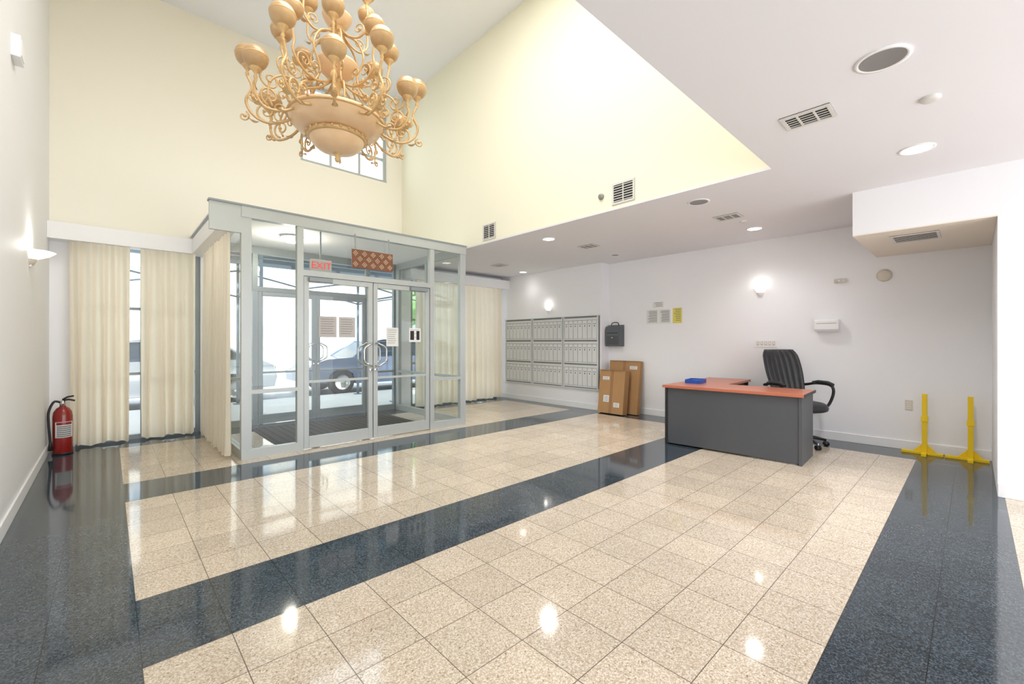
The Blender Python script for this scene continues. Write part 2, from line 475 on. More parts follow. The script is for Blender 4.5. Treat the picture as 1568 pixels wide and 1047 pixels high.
# carved brown sign
b = MB()
b.box(2.29, 2.86, 5.455, 5.475, 2.26, 2.50, M_sign)
for i in range(9):
    for j in range(3):
        if (i+j) % 2: continue
        cx = 2.335+i*.06; cz = 2.31+j*.07
        pts = [(cx+.024*math.cos(a)*(1+.3*math.cos(4*a)), 5.452, cz+.024*math.sin(a)*(1+.3*math.cos(4*a))) for a in [k*math.pi/8 for k in range(16)]]
        b.tube(pts, .005, M_signc, 6, closed=True)
        b.lathe([(0, -.006), (.009, -.004), (.009, 0)], M_signc, (cx, 5.455, cz), 8, axis='y')
b.box(2.33, 2.345, 5.465, 5.475, 2.50, 2.70, M_alud); b.box(2.80, 2.815, 5.465, 5.475, 2.50, 2.70, M_alud)
b.done('carved_sign', bevel=0.003)
ex = bpy.data.objects.new('exit_sign', None); scene.collection.objects.link(ex)
b = MB(); b.box(1.88, 2.14, 5.75, 5.80, 2.21, 2.36, M_vent); b.box(2.0, 2.02, 5.77, 5.78, 2.36, 2.80, M_alud)
b.box(1.89, 2.13, 5.745, 5.75, 2.22, 2.35, M_notice); b.done('housing', parent=ex, bevel=.003)
cu = bpy.data.curves.new('letters', 'FONT'); cu.body = 'EXIT'; cu.size = 0.125; cu.extrude = 0.003; cu.align_x = 'CENTER'
cu.materials.append(M_exit)
to = bpy.data.objects.new('letters', cu); scene.collection.objects.link(to)
to.location = (2.01, 5.741, 2.24); to.rotation_euler = (math.pi/2, 0, 0); to.parent = ex
b = MB()
for i in range(7):
    a = random.uniform(0, 3); M = Matrix.Translation((1.40+random.uniform(-.08, .08), 5.80+random.uniform(-.05, .06), .001+.006*i)) @ Matrix.Rotation(a, 4, 'Z')
    b.box(-.12, .12, -.09, .09, 0, .006, [M_paper, M_ink, M_grey][i % 3], M)
b.done('newspaper_pile')
b = MB()
b.lathe([(0.0, 2.70), (0.07, 2.71), (.12, 2.74), (.14, 2.78)], M_opal, (1.9, 6.6, 0), 24)
b.lathe([(.14, 2.775), (.155, 2.78), (.155, 2.80), (0, 2.80)], M_alud, (1.9, 6.6, 0), 24)
b.done('ceiling_dome_light')

# ---------------------------------------------------------------- ceiling fixtures
def downlight(x, y, r, lit):
    b = MB()
    b.lathe([(r, 0), (r, -.006), (r*.86, -.008), (r*.80, -.002)], M_trim, (x, y, ZL), 32)
    if lit:
        b.lathe([(r*.80, -.003), (r*.5, -.010), (0, -.012)], M_lamp, (x, y, ZL), 32)
    else:
        b.lathe([(r*.82, -.006), (r*.55, -.002), (0, -.0015)], M_can, (x, y, ZL), 32)
    b.done('recessed_downlight')
for x, y, r, lit in [(3.0, .33, .12, 0), (4.59, .30, .11, 1), (4.62, 2.01, .11, 0), (6.25, 1.98, .10, 1), (4.69, 4.23, .10, 1), (6.37, 4.21, .08, 0), (6.5, 6.6, .09, 1), (1.5, -.9, .11, 1)]:
    downlight(x, y, r, lit)

def vent(name, c, w, h, axis, n=8, cols=1):
    b = MB()
    def B(u0, u1, v0, v1, d0, d1, m):
        if axis == 'z': b.box(c[0]+u0, c[0]+u1, c[1]+v0, c[1]+v1, c[2]-d1, c[2]-d0, m)
        elif axis == 'zr': b.box(c[0]+v0, c[0]+v1, c[1]+u0, c[1]+u1, c[2]-d1, c[2]-d0, m)
        else: b.box(c[0]-d1, c[0]-d0, c[1]+u0, c[1]+u1, c[2]+v0, c[2]+v1, m)
    f = .022
    B(-w/2, w/2, -h/2, h/2, 0, .004, M_dark)
    B(-w/2, w/2, -h/2, -h/2+f, .004, .010, M_vent); B(-w/2, w/2, h/2-f, h/2, .004, .010, M_vent)
    B(-w/2, -w/2+f, -h/2+f, h/2-f, .004, .010, M_vent); B(w/2-f, w/2, -h/2+f, h/2-f, .004, .010, M_vent)
    for k in range(1, cols):
        u = -w/2 + w*k/cols; B(u-.006, u+.006, -h/2+f, h/2-f, .004, .009, M_vent)
    for i in range(n):
        v = -h/2+f + (h-2*f)*(i+.5)/n; t = (h-2*f)/n*.15
        B(-w/2+f, w/2-f, v-t, v+t, .004, .0055, M_vent)
    b.done(name)
for c in ((3.41, .755, ZL), (5.43, 2.01, ZL), (5.50, 4.12, ZL), (5.59, 6.33, ZL)):
    vent('ceiling_vent', c, .28, .22, 'zr', 5, 3)
vent('ceiling_vent', (5.95, .40, 2.36), .36, .40, 'zr', 6, 1)
vent('wall_vent', (XA, 2.67, 2.975), .29, .24, 'x', 7, 2)
vent('wall_vent', (XA, 4.99, 2.965), .29, .24, 'x', 7, 2)
def disc(name, c, r, axis, m, d=.03):
    b = MB()
    pr = [(r, 0), (r, d*.5), (r*.8, d), (r*.35, d*1.05), (0, d*1.05)]
    if axis == 'z': b.lathe([(a, -z) for a, z in pr], m, c, 24)
    else: b.lathe([(a, -z) for a, z in pr], m, c, 24, axis='x')
    return b.done(name)
disc('sprinkler_head', (3.69, .18, ZL), .05, 'z', M_vent, .02)
disc('sprinkler_cover', (5.75, 1.95, ZL), .04, 'z', M_vent, .02)
disc('wall_sensor', (XA, 2.96, 2.99), .035, 'x', M_can)
disc('smoke_detector', (XR, .757, 2.125), .075, 'x', M_beige, .04)

# ---------------------------------------------------------------- wall sconces
def sconce(x, y, z, side, r=.15, e=0.6):
    b = MB()
    a0 = math.pi/2 if side < 0 else -math.pi/2
    prof = [(0.0, -.13), (.03, -.125), (.045, -.09), (.05, -.07), (r*.75, -.035), (r, 0), (r-.008, .004), (r*.7, -.02), (0.02, -.04)]
    b.lathe(prof[:4], M_beige if side > 0 else M_trim, (x, y, z), 20, arc=math.pi, a0=a0)
    b.lathe(prof[3:], M_opal, (x, y, z), 24, arc=math.pi, a0=a0)
    b.box(min(x, x+side*.015), max(x, x+side*.015), y-.03, y+.03, z-.14, z-.02, M_trim)
    b.done('wall_sconce')
    l = bpy.data.lights.new('sconce_bulb', 'POINT'); l.energy = e; l.shadow_soft_size = .03; l.color = (1, .96, .9)
    o = bpy.data.objects.new('sconce_bulb', l); scene.collection.objects.link(o); o.location = (x+side*.09, y, z+.05)
sconce(XL, 5.84, 2.12, 1, .17, 4)
sconce(XR, 2.15, 2.10, -1, .09)
sconce(XM, 6.13, 2.03, -1, .09)

# ---------------------------------------------------------------- wall items right
b = MB()
ma, mb_ = 4.83, 7.45; mz0, mz1 = .40, 1.80
b.box(XM-.03, XM, ma, mb_, mz0, mz1, M_mailb)
uw = (mb_-ma)/3
for u in range(3):
    ya = ma+u*uw+.012; yb = ma+(u+1)*uw-.012
    b.box(XM-.05, XM-.03, ya, ya+.02, mz0, mz1, M_mail); b.box(XM-.05, XM-.03, yb-.02, yb, mz0, mz1, M_mail)
    for t in range(3):
        za = mz0+.02+t*(mz1-mz0-.02)/3; zb = za+(mz1-mz0-.02)/3-.02
        b.box(XM-.045, XM-.03, ya+.02, yb-.02, zb-.055, zb-.002, M_mail)
        b.box(XM-.047, XM-.045, ya+.03, yb-.03, zb-.012, zb-.006, M_grey)
        n = 7; dw = (yb-ya-.05)/n
        for i in range(n):
            yy = ya+.025+i*dw
            b.box(XM-.045, XM-.03, yy+.0055, yy+dw-.0055, za+.03, zb-.062, M_mail)
            b.box(XM-.048, XM-.045, yy+.02, yy+dw-.02, zb-.10, zb-.08, M_paper)
            b.lathe([(.011, 0), (.011, -.006), (0, -.007)], M_grey, (XM-.045, yy+dw*.5, zb-.17), 8, axis='x')
            b.box(XM-.0465, XM-.045, yy+.025, yy+dw-.025, zb-.135, zb-.126, M_mailb)
        b.box(XM-.045, XM-.03, ya+.02, yb-.02, za, za+.024, M_mail)
b.box(XM-.055, XM, ma-.01, mb_+.01, mz1, mz1+.015, M_mail); b.box(XM-.055, XM, ma-.01, mb_+.01, mz0-.015, mz0, M_mail)
b.done('mailbox_bank')

b = MB()
b.prism([(XR, 1.22), (XR-.15, 1.22), (XR-.15, 1.52), (XR-.12, 1.58), (XR-.03, 1.62), (XR, 1.62)], 4.46, 4.78, M_grey, 'xz')
b.box(XR-.153, XR-.15, 4.50, 4.74, 1.46, 1.475, M_black)
b.box(XR-.156, XR-.15, 4.49, 4.75, 1.25, 1.42, M_desk)
b.lathe([(.014, 0), (.014, -.01), (0, -.01)], M_chrome, (XR-.156, 4.62, 1.38), 10, axis='x')
b.tube(spline([(XR-.06, 4.54, 1.60), (XR-.06, 4.56, 1.66), (XR-.06, 4.68, 1.66), (XR-.06, 4.70, 1.60)], 5), .008, M_black)
b.done('drop_box', bevel=.006)

b = MB()
def wsheet(y0, y1, z0, z1, m, lines):
    b.box(XR-.003, XR, y0, y1, z0, z1, m)
    for i in range(lines):
        z = z1-(z1-z0)*(.1+.82*i/lines); b.box(XR-.004, XR-.003, y0+.02, y1-.02-random.uniform(0, .04), z-.008, z, M_ink)
wsheet(3.78, 4.00, 1.62, 1.87, M_paper, 10); wsheet(3.55, 3.76, 1.62, 1.87, M_paper, 10); wsheet(3.68, 3.88, 1.90, 2.0, M_paper, 3)
b.done('wall_notice')
b = MB(); wsheet(3.35, 3.51, 1.62, 1.88, M_ypaper, 7); b.done('wall_notice')

b = MB(); b.prism([(XR, 1.44), (XR-.09, 1.44), (XR-.11, 1.47), (XR-.11, 1.58), (XR-.09, 1.60), (XR, 1.60)], 1.20, 1.46, M_trim, 'xz')
b.box(XR-.112, XR-.11, 1.22, 1.44, 1.545, 1.55, M_ink); b.done('wall_phone_box', bevel=.006)
b = MB(); b.box(XR-.04, XR, 1.13, 1.26, 2.08, 2.13, M_beige); b.lathe([(.015, 0), (.01, -.02), (0, -.02)], M_trim, (XR-.04, 1.2, 2.105), 10, axis='x'); b.done('wall_motion_sensor', bevel=.008)
b = MB()
b.box(XR-.008, XR, 1.93, 2.24, 1.225, 1.335, M_trim)
for i in range(5):
    b.box(XR-.010, XR-.008, 1.955+i*.052, 1.995+i*.052, 1.25, 1.31, M_beige); b.box(XR-.018, XR-.010, 1.968+i*.052, 1.982+i*.052, 1.27, 1.295, M_trim)
b.done('light_switch_plate', bevel=.002)
b = MB(); b.box(XR-.008, XR, .495, .565, .48, .60, M_beige)
for z in (.515, .565):
    b.box(XR-.010, XR-.008, .515, .545, z-.015, z+.015, M_trim); b.box(XR-.012, XR-.010, .522, .526, z-.008, z+.008, M_black); b.box(XR-.012, XR-.010, .534, .538, z-.008, z+.008, M_black)
b.done('power_outlet', bevel=.001)
b = MB(); b.box(XL, XL+.05, 4.80, 4.98, 3.40, 3.56, M_trim); b.box(XL+.05, XL+.054, 4.82, 4.96, 3.42, 3.54, M_trim); b.done('wall_speaker', bevel=.01)

# ---------------------------------------------------------------- cardboard boxes
def carton(xb, y0, y1, h, t, tilt, labels):
    b = MB()
    M = Matrix.Translation((xb, 0, 0)) @ Matrix.Rotation(math.radians(tilt), 4, 'Y')
    b.box(-t, 0, y0, y1, 0, h, M_card, M)
    ym = (y0+y1)/2
    b.box(-t-.001, -t, ym-.03, ym+.03, 0, h, M_tape, M)
    b.box(-t-.001, .001, ym-.03, ym+.03, h, h+.001, M_tape, M)
    b.box(-t*.52, -t*.48, y0-.001, y0, 0, h, M_tape, M)
    for (la, lb, lc, ld) in labels:
        b.box(-t-.003, -t-.001, y0+la, y0+lb, lc, ld, M_paper, M)
        for k in range(3): b.box(-t-.004, -t-.003, y0+la+.02, y0+lb-.02, lc+(ld-lc)*(.2+.25*k), lc+(ld-lc)*(.26+.25*k), M_ink, M)
    b.box(-t-.02, -t+.002, y0, y1, h-.004, h, M_card, M)
    b.done('cardboard_box', bevel=.004)
carton(6.90, 4.05, 4.68, .95, .10, 7, [(.05, .2, .8, .86)])
carton(6.72, 4.20, 4.73, .78, .14, 7, [(.32, .46, .6, .66), (.3, .42, .2, .32), (.08, .2, .12, .2)])

# ---------------------------------------------------------------- desk
b = MB()
W, D = 1.48, .62
b.box(-.02, W+.02, -.03, D, .722, .752, M_wood)
b.box(-.02, .56, D, 1.62, .722, .752, M_wood)
b.box(-.022, W+.022, -.034, -.03, .720, .752, M_wood)
b.box(W+.02, W+.024, -.034, D, .720, .752, M_black)
b.box(-.024, -.02, -.034, 1.62, .720, .752, M_black)
b.box(0.03, W-.03, .0, .02, .02, .722, M_desk)
b.box(0, .03, -.01, D-.03, .0, .722, M_black)
b.box(W-.03, W, -.01, D-.03, .0, .722, M_desk)
b.box(0.0, .02, D-.03, 1.58, .03, .722, M_desk)
b.box(0.02, .54, 1.56, 1.58, .0, .722, M_desk)
b.box(.06, .50, 1.08, 1.54, .03, .70, M_desk)
for k in range(3):
    b.box(.50, .515, 1.09, 1.53, .05+k*.215, .25+k*.215, M_desk); b.box(.515, .53, 1.24, 1.38, .15+k*.215, .165+k*.215, M_chrome)
for px in (.03, W-.03):
    for py in (.05, D-.1): b.box(px-.02, px+.02, py, py+.04, 0, .012, M_black)
rot = -math.pi/2 + math.radians(3)
desk = b.done('office_desk', loc=(5.22, 2.70, 0), rotz=rot, bevel=.003)
b = MB()
b.box(0, .20, 0, .28, 0, .006, M_blue)
b.box(0, .008, 0, .28, .006, .05, M_blue); b.box(.192, .20, 0, .28, .006, .05, M_blue); b.box(.008, .192, 0, .008, .006, .05, M_blue); b.box(.008, .192, .272, .28, .006, .05, M_blue)
b.box(.02, .18, .02, .26, .006, .03, M_paper)
b.done('desk_tray', loc=(5.62, 2.63, .7525), rotz=rot+.1, bevel=.002)

# ---------------------------------------------------------------- office chair (faces local +Y)
b = MB()
for k in range(5):
    a = 2*math.pi*k/5+.3; c, s_ = math.cos(a), math.sin(a)
    b.tube([(c*.03, s_*.03, .12), (c*.16, s_*.16, .10), (c*.29, s_*.29, .075)], [.028, .022, .015], M_black, 8)
    b.cyl((c*.29, s_*.29, .085), (c*.29, s_*.29, .045), .01, M_chrome)
    for q in (-.016, .016):
        p = Vector((c*.29 - s_*q, s_*.29 + c*q, .03)); t = Vector((-s_, c, 0))*.009
        b.cyl(p-t, p+t, .03, M_black, 14)
b.lathe([(.04, .07), (.045, .15), (.03, .16), (.03, .28), (.018, .29), (.018, .42), (.06, .43), (.1, .445)], M_black, seg=18)
vs = []; fs = []; nu, nv = 28, 9
for j in range(nv):
    ph = -math.pi/2 + math.pi*j/(nv-1); cz = math.copysign(abs(math.sin(ph))**.8, math.sin(ph)); cr = abs(math.cos(ph))**.35
    for i in range(nu):
        a = 2*math.pi*i/nu; e = .6
        x = math.copysign(abs(math.cos(a))**e, math.cos(a))*.26*cr; y = math.copysign(abs(math.sin(a))**e, math.sin(a))*.26*cr
        z = .50 + .055*cz - (.03*max(0, (y-.12)/.13) if y > .12 else 0)
        vs.append((x, y, z))
for j in range(nv-1):
    for i in range(nu):
        fs.append((j*nu+i, j*nu+(i+1) % nu, (j+1)*nu+(i+1) % nu, (j+1)*nu+i))
b.add(vs, fs, M_leather, True)
nu, nz = 57, 16; front = []; back = []
for j in range(nz+1):
    v = j/nz; z = .56 + .64*v
    hw = (.20 + .06*math.sin(math.pi*min(1, v*1.0)*.8)) * (1 - .14*max(0, (v-.85)/.15)**2)
    yb = -.22 - .03*math.sin(v*math.pi*1.2) - .18*v*v - .06*v
    for i in range(nu):
        u = -1+2*i/(nu-1); x = u*hw
        rib = .014*abs(math.sin(u*math.pi*3.5))
        cr = .05*u*u
        edge = 1-abs(u)**6
        front.append((x, yb+cr+rib+.02*edge*(1-abs(2*v-1)**8), z)); back.append((x, yb+cr-.028*edge*(1-abs(2*v-1)**8), z))
n = len(front); fs = []
for j in range(nz):
    for i in range(nu-1):
        a = j*nu+i; fs.append((a, a+1, a+nu+1, a+nu)); fs.append((n+a, n+a+nu, n+a+nu+1, n+a+1))
for i in range(nu-1):
    fs.append((i, n+i, n+i+1, i+1)); a = nz*nu+i; fs.append((a, a+1, n+a+1, n+a))
for j in range(nz):
    a = j*nu; fs.append((a, a+nu, n+a+nu, n+a)); a = j*nu+nu-1; fs.append((a, n+a, n+a+nu, a+nu))
b.add(front+back, fs, M_leather, True)
b.tube(spline([(0, -.05, .44), (0, -.26, .44), (0, -.34, .54), (0, -.36, .75)], 5), .025, M_black)
for s_ in (-1, 1):
    path = spline([(s_*.20, .08, .45), (s_*.29, .10, .50), (s_*.32, .14, .62), (s_*.32, .15, .72), (s_*.32, .08, .765), (s_*.32, -.12, .765), (s_*.30, -.25, .74), (s_*.22, -.31, .73)], 6)
    b.tube(path, .017, M_black, 10)
    b.tube([(s_*.32, .15, .768), (s_*.32, .07, .782), (s_*.32, -.08, .782), (s_*.315, -.16, .772)], [.018, .028, .028, .02], M_black, 10)
ang = math.atan2(-.78, -.60) - math.pi/2
b.done('office_chair', loc=(6.40, 1.50, 0), rotz=ang)

# ---------------------------------------------------------------- yellow barrier stands
def stand(y, ext):
    b = MB(); x = 6.90
    b.box(x-.022, x+.022, y-.022, y+.022, .03, .70, M_yel)
    b.box(x-.03, x+.03, y-.03, y+.03, .38, .44, M_yel)
    b.box(x-.025, x+.025, y-ext, y+.20, 0.0, .03, M_yel)
    b.box(x-.16, x+.12, y-.022, y+.022, 0.0, .032, M_yel)
    b.prism([(y-.10, .03), (y-.02, .03), (y-.02, .12)], x-.006, x+.006, M_yel, 'yz')
    b.prism([(y+.10, .03), (y+.02, .03), (y+.02, .12)], x-.006, x+.006, M_yel, 'yz')
    b.done('yellow_barrier_post', bevel=.003)
stand(.385, .155); stand(.02, .14)

# ---------------------------------------------------------------- fire extinguisher
b = MB()
b.lathe([(0, 0), (.08, .0), (.085, .015), (.085, .44), (.078, .49), (.055, .53), (.028, .55), (.025, .57), (0, .57)], M_red, seg=28)
b.lathe([(.083, .0), (.089, .005), (.089, .02), (.083, .025)], M_black, seg=28)
b.lathe([(.0862, .20), (.0862, .38)], M_paper, seg=14, arc=1.9, a0=-2.3)
for k in range(6): b.lathe([(.0866, .21+.022*k), (.0866, .222+.022*k)], M_ink, seg=12, arc=1.5, a0=-2.1)
b.lathe([(.0866, .345), (.0866, .375)], M_red, seg=12, arc=1.6, a0=-2.15)
b.lathe([(.025, .56), (.03, .58), (.022, .62), (.0, .625)], M_chrome, seg=16)
b.tube([(0, 0, .62), (.05, -.02, .63), (.10, -.04, .615)], .010, M_black)
b.tube([(0, 0, .63), (.04, -.02, .66), (.09, -.04, .67)], .010, M_black)
b.lathe([(.02, 0), (.02, -.012), (0, -.012)], M_chrome, (0, -.03, .59), 12, axis='y')
b.tube(spline([(-.02, 0, .60), (-.07, -.02, .61), (-.11, -.03, .50), (-.11, -.04, .36), (-.10, -.05, .22), (-.095, -.05, .12)], 6), .012, M_black)
b.tube([(-.095, -.05, .16), (-.095, -.05, .06)], [.013, .02], M_black)
b.done('fire_extinguisher', loc=(-.385, 7.24, 0))

# ---------------------------------------------------------------- chandelier
b = MB()
b.lathe([(0, 3.13), (.018, 3.14), (.028, 3.17), (.014, 3.20), (.035, 3.215), (.05, 3.23)], M_gold, seg=20)
b.lathe([(.04, 3.225), (.12, 3.235), (.19, 3.265), (.24, 3.31), (.26, 3.355)], M_alab2, seg=40)
b.lathe([(.26, 3.355), (.285, 3.36), (.29, 3.38), (.28, 3.40), (.26, 3.405)], M_gold, seg=40)
b.lathe([(.27, 3.405), (.36, 3.43), (.42, 3.475), (.45, 3.53), (.462, 3.55), (.462, 3.57), (.44, 3.57), (.38, 3.50), (.2, 3.45), (0, 3.44)], M_alab2, seg=48)
b.tube([(.455*math.cos(a), .455*math.sin(a), 3.545) for a in [k*math.pi/24 for k in range(48)]], .013, M_gold, 6, closed=True)
for k in range(24):
    a = k*math.pi/12; b.lathe([(0, -.014), (.012, -.008), (.014, 0), (.012, .008), (0, .014)], M_gold, (.295*math.cos(a), .295*math.sin(a), 3.38), 8)
col = [(.02, 3.44), (.04, 3.50), (.03, 3.58), (.055, 3.66), (.03, 3.76), (.025, 3.86), (.05, 3.92), (.07, 3.96), (.05, 3.98)]
b.lathe(col, M_gold, seg=20)
b.lathe([(.04, 3.98), (.11, 4.0), (.17, 4.05), (.195, 4.12), (.20, 4.14), (.18, 4.14), (.1, 4.08), (.02, 4.06)], M_alab2, seg=32)
b.lathe([(.025, 4.05), (.035, 4.25), (.06, 4.32), (.03, 4.38), (.05, 4.46), (.07, 4.5)], M_gold, seg=20)
b.lathe([(.05, 4.5), (.11, 4.54), (.14, 4.60), (.145, 4.62), (.13, 4.62), (.02, 4.56)], M_alab2, seg=28)
b.lathe([(.025, 4.56), (.04, 4.7), (.06, 4.8), (.025, 4.9), (.05, 5.0), (.015, 5.06)], M_gold, seg=20)
b.lathe([(.0, 5.88), (.06, 5.90), (.12, 5.96), (.14, 6.0)], M_gold, seg=28)
for k in range(15):
    z = 5.06+k*.057; tw = Matrix.Translation((0, 0, z)) @ Matrix.Rotation(k*math.pi/2, 4, 'Z')
    b.tube([tuple(tw @ Vector((.018*math.cos(t), 0, .035*math.sin(t)))) for t in [q*math.pi/5 for q in range(10)]], .006, M_gold, 6, closed=True)
def rz(a, r, z): return (r*math.cos(a), r*math.sin(a), z)
def spiral(a, cr, cz, r0, turns, start, sgn, rad):
    pts = []; n = int(18*turns)
    for i in range(n+1):
        t = i/n; r = r0*(1-.8*t); th = start + sgn*2*math.pi*turns*t
        pts.append(rz(a, cr+r*math.cos(th), cz+r*math.sin(th)))
    b.tube(pts, [rad*(1-.4*i/n) for i in range(n+1)], M_gold, 6)
    b.lathe([(0, -.018), (.014, -.01), (.018, 0), (.014, .01), (0, .018)], M_gold, pts[-1], 8)
def globe(a, r, z, R=.108):
    x, y, _ = rz(a, r, z)
    pr = [(R*math.sin(t), -R*math.cos(t)) for t in [math.pi*q/14 for q in range(15)]]
    b.lathe(pr, M_alab, (x, y, z), 24)
    b.lathe([(R*.985, -.008), (R*1.02, -.004), (R*1.02, .004), (R*.985, .008)], M_gold, (x, y, z+.01), 24)
    b.lathe([(.010, -R-.09), (.018, -R-.065), (.010, -R-.04), (.03, -R-.015), (.045, -R+.003), (.05, -R+.018)], M_gold, (x, y, z), 14)
    b.lathe([(.03, R-.006), (.012, R+.008), (0, R+.018)], M_gold, (x, y, z), 10)
def arm(a, ctrl, rad):
    p = spline([rz(a, r, z) for r, z in ctrl], 5); b.tube(p, rad, M_gold, 7)
def leaf(a, r, z, s, tilt):
    pts = []
    for i in range(9):
        t = i/8; w = s*.28*math.sin(math.pi*t)
        rr = r+s*t*math.cos(tilt+t); zz = z+s*t*math.sin(tilt+t)
        c = Vector(rz(a, rr, zz)); tn = Vector((-math.sin(a), math.cos(a), 0))
        pts.append(tuple(c+tn*w)); pts.append(tuple(c-tn*w))
    b.add(pts, [(2*i, 2*i+1, 2*i+3, 2*i+2) for i in range(8)], M_gold, True)
N1 = 12
for k in range(N1):
    a = 2*math.pi*k/N1 + .12
    if k % 2:
        R1 = .80; zg = 4.04
        arm(a, [(.42, 3.50), (.50, 3.46), (.60, 3.43), (.70, 3.45), (.78, 3.52), (.81, 3.62), (.76, 3.74), (R1, zg-.19)], .013)
        spiral(a, .68, 3.68, .08, 1.2, .6, -1, .010)
    else:
        R1 = .76; zg = 3.82
        arm(a, [(.42, 3.52), (.50, 3.46), (.60, 3.42), (.69, 3.42), (.75, 3.48), (.77, 3.56), (R1, zg-.19)], .013)
        spiral(a, .64, 3.68, .09, 1.3, .6, -1, .010)
        arm(a, [(.62, 3.45), (.66, 3.56), (.62, 3.70), (.50, 3.78), (.40, 3.74), (.36, 3.62)], .010)
        spiral(a, .50, 3.88, .09, 1.3, -1.2, 1, .010)
    spiral(a, .64, 3.53, .09, 1.3, -1.4, 1, .011)
    spiral(a, .53, 3.58, .06, 1.1, -2.6, -1, .010)
    spiral(a, R1+.03, 3.46, .05, 1.1, 2.0, 1, .009)
    leaf(a, .70, 3.43, .11, -.6); leaf(a, .5, 3.46, .10, -1.0); leaf(a, R1-.02, 3.54, .10, .3)
    globe(a, R1, zg, .104)
for k in range(8):
    a = 2*math.pi*k/8 + .35
    arm(a, [(.05, 3.96), (.15, 3.88), (.28, 3.84), (.42, 3.88), (.50, 3.98), (.49, 4.08), (.51, 4.18)], .012)
    spiral(a, .38, 3.96, .085, 1.3, -1.4, 1, .009); spiral(a, .26, 3.97, .06, 1.1, -2.4, -1, .009)
    leaf(a, .42, 3.88, .10, -.5); leaf(a, .28, 3.84, .09, -1.2)
    globe(a, .51, 4.36, .098)
for k in range(6):
    a = 2*math.pi*k/6 + .1
    arm(a, [(.05, 4.48), (.14, 4.40), (.25, 4.38), (.33, 4.46), (.34, 4.56), (.33, 4.66)], .011)
    spiral(a, .24, 4.46, .07, 1.2, -1.4, 1, .009); leaf(a, .3, 4.4, .09, -.5)
    globe(a, .33, 4.82, .09)
    arm(a+.2, [(.44, 3.57), (.40, 3.74), (.26, 3.84), (.20, 4.0), (.27, 4.18), (.20, 4.36), (.06, 4.44)], .011)
    spiral(a+.2, .32, 3.96, .065, 1.2, 2.6, 1, .009)
b.done('chandelier', loc=(1.71, 4.44, 0))

# ---------------------------------------------------------------- exterior
b = MB(); b.box(-14, 22, YF+.2, 11.0, -.15, -.01, M_side); b.done('ground_sidewalk')
b = MB(); b.box(-14, 22, 11.0, 19.0, -.25, -.10, M_road); b.done('ground_street')
b = MB(); b.box(-14, 22, 19.0, 22.0, -.25, -.02, M_side); b.done('ground_far_sidewalk')
b = MB()
b.box(-14, 22, 22, 23, 0, 11, M_brick)
for i in range(16):
    for j in range(3):
        x = -12.5+i*2.1; z = 1.2+j*3.1
        b.box(x, x+1.1, 21.95, 22.0, z, z+1.7, M_win); b.box(x-.06, x+1.16, 21.9, 21.96, z-.12, z, M_trim); b.box(x+.52, x+.58, 21.93, 21.95, z, z+1.7, M_trim)
b.done('wall_street_facade')
b = MB()
for x in [-3.2, -.6, 2.0, 4.6, 7.2, 9.8, 12.4]:
    for y in (8.7, 10.6):
        b.cyl((x, y, -.01), (x, y, 2.95), .03, M_steel, 10); b.box(x-.08, x+.08, y-.08, y+.08, -.01, .01, M_steel)
    b.cyl((x, 8.7, 2.3), (x, 10.6, 2.3), .02, M_steel, 8)
for x in [-3.2, -.6, 2.0, 4.6, 7.2, 9.8]:
    b.cyl((x, 10.6, 2.25), (x+2.6, 10.6, 2.8), .018, M_steel, 8); b.cyl((x, 10.6, 2.8), (x+2.6, 10.6, 2.25), .018, M_steel, 8)
for y in (8.7, 9.6, 10.6): b.box(-6, 15, y-.05, y+.05, 2.95, 3.12, M_steel)
for x in range(-6, 15): b.box(x, x+.08, 8.6, 10.9, 3.12, 3.24, M_steel)
for k in range(9): b.box(-6, 15, 8.6+k*.26, 8.6+k*.26+.17, 3.24, 3.28, M_shed)
b.done('sidewalk_scaffold')

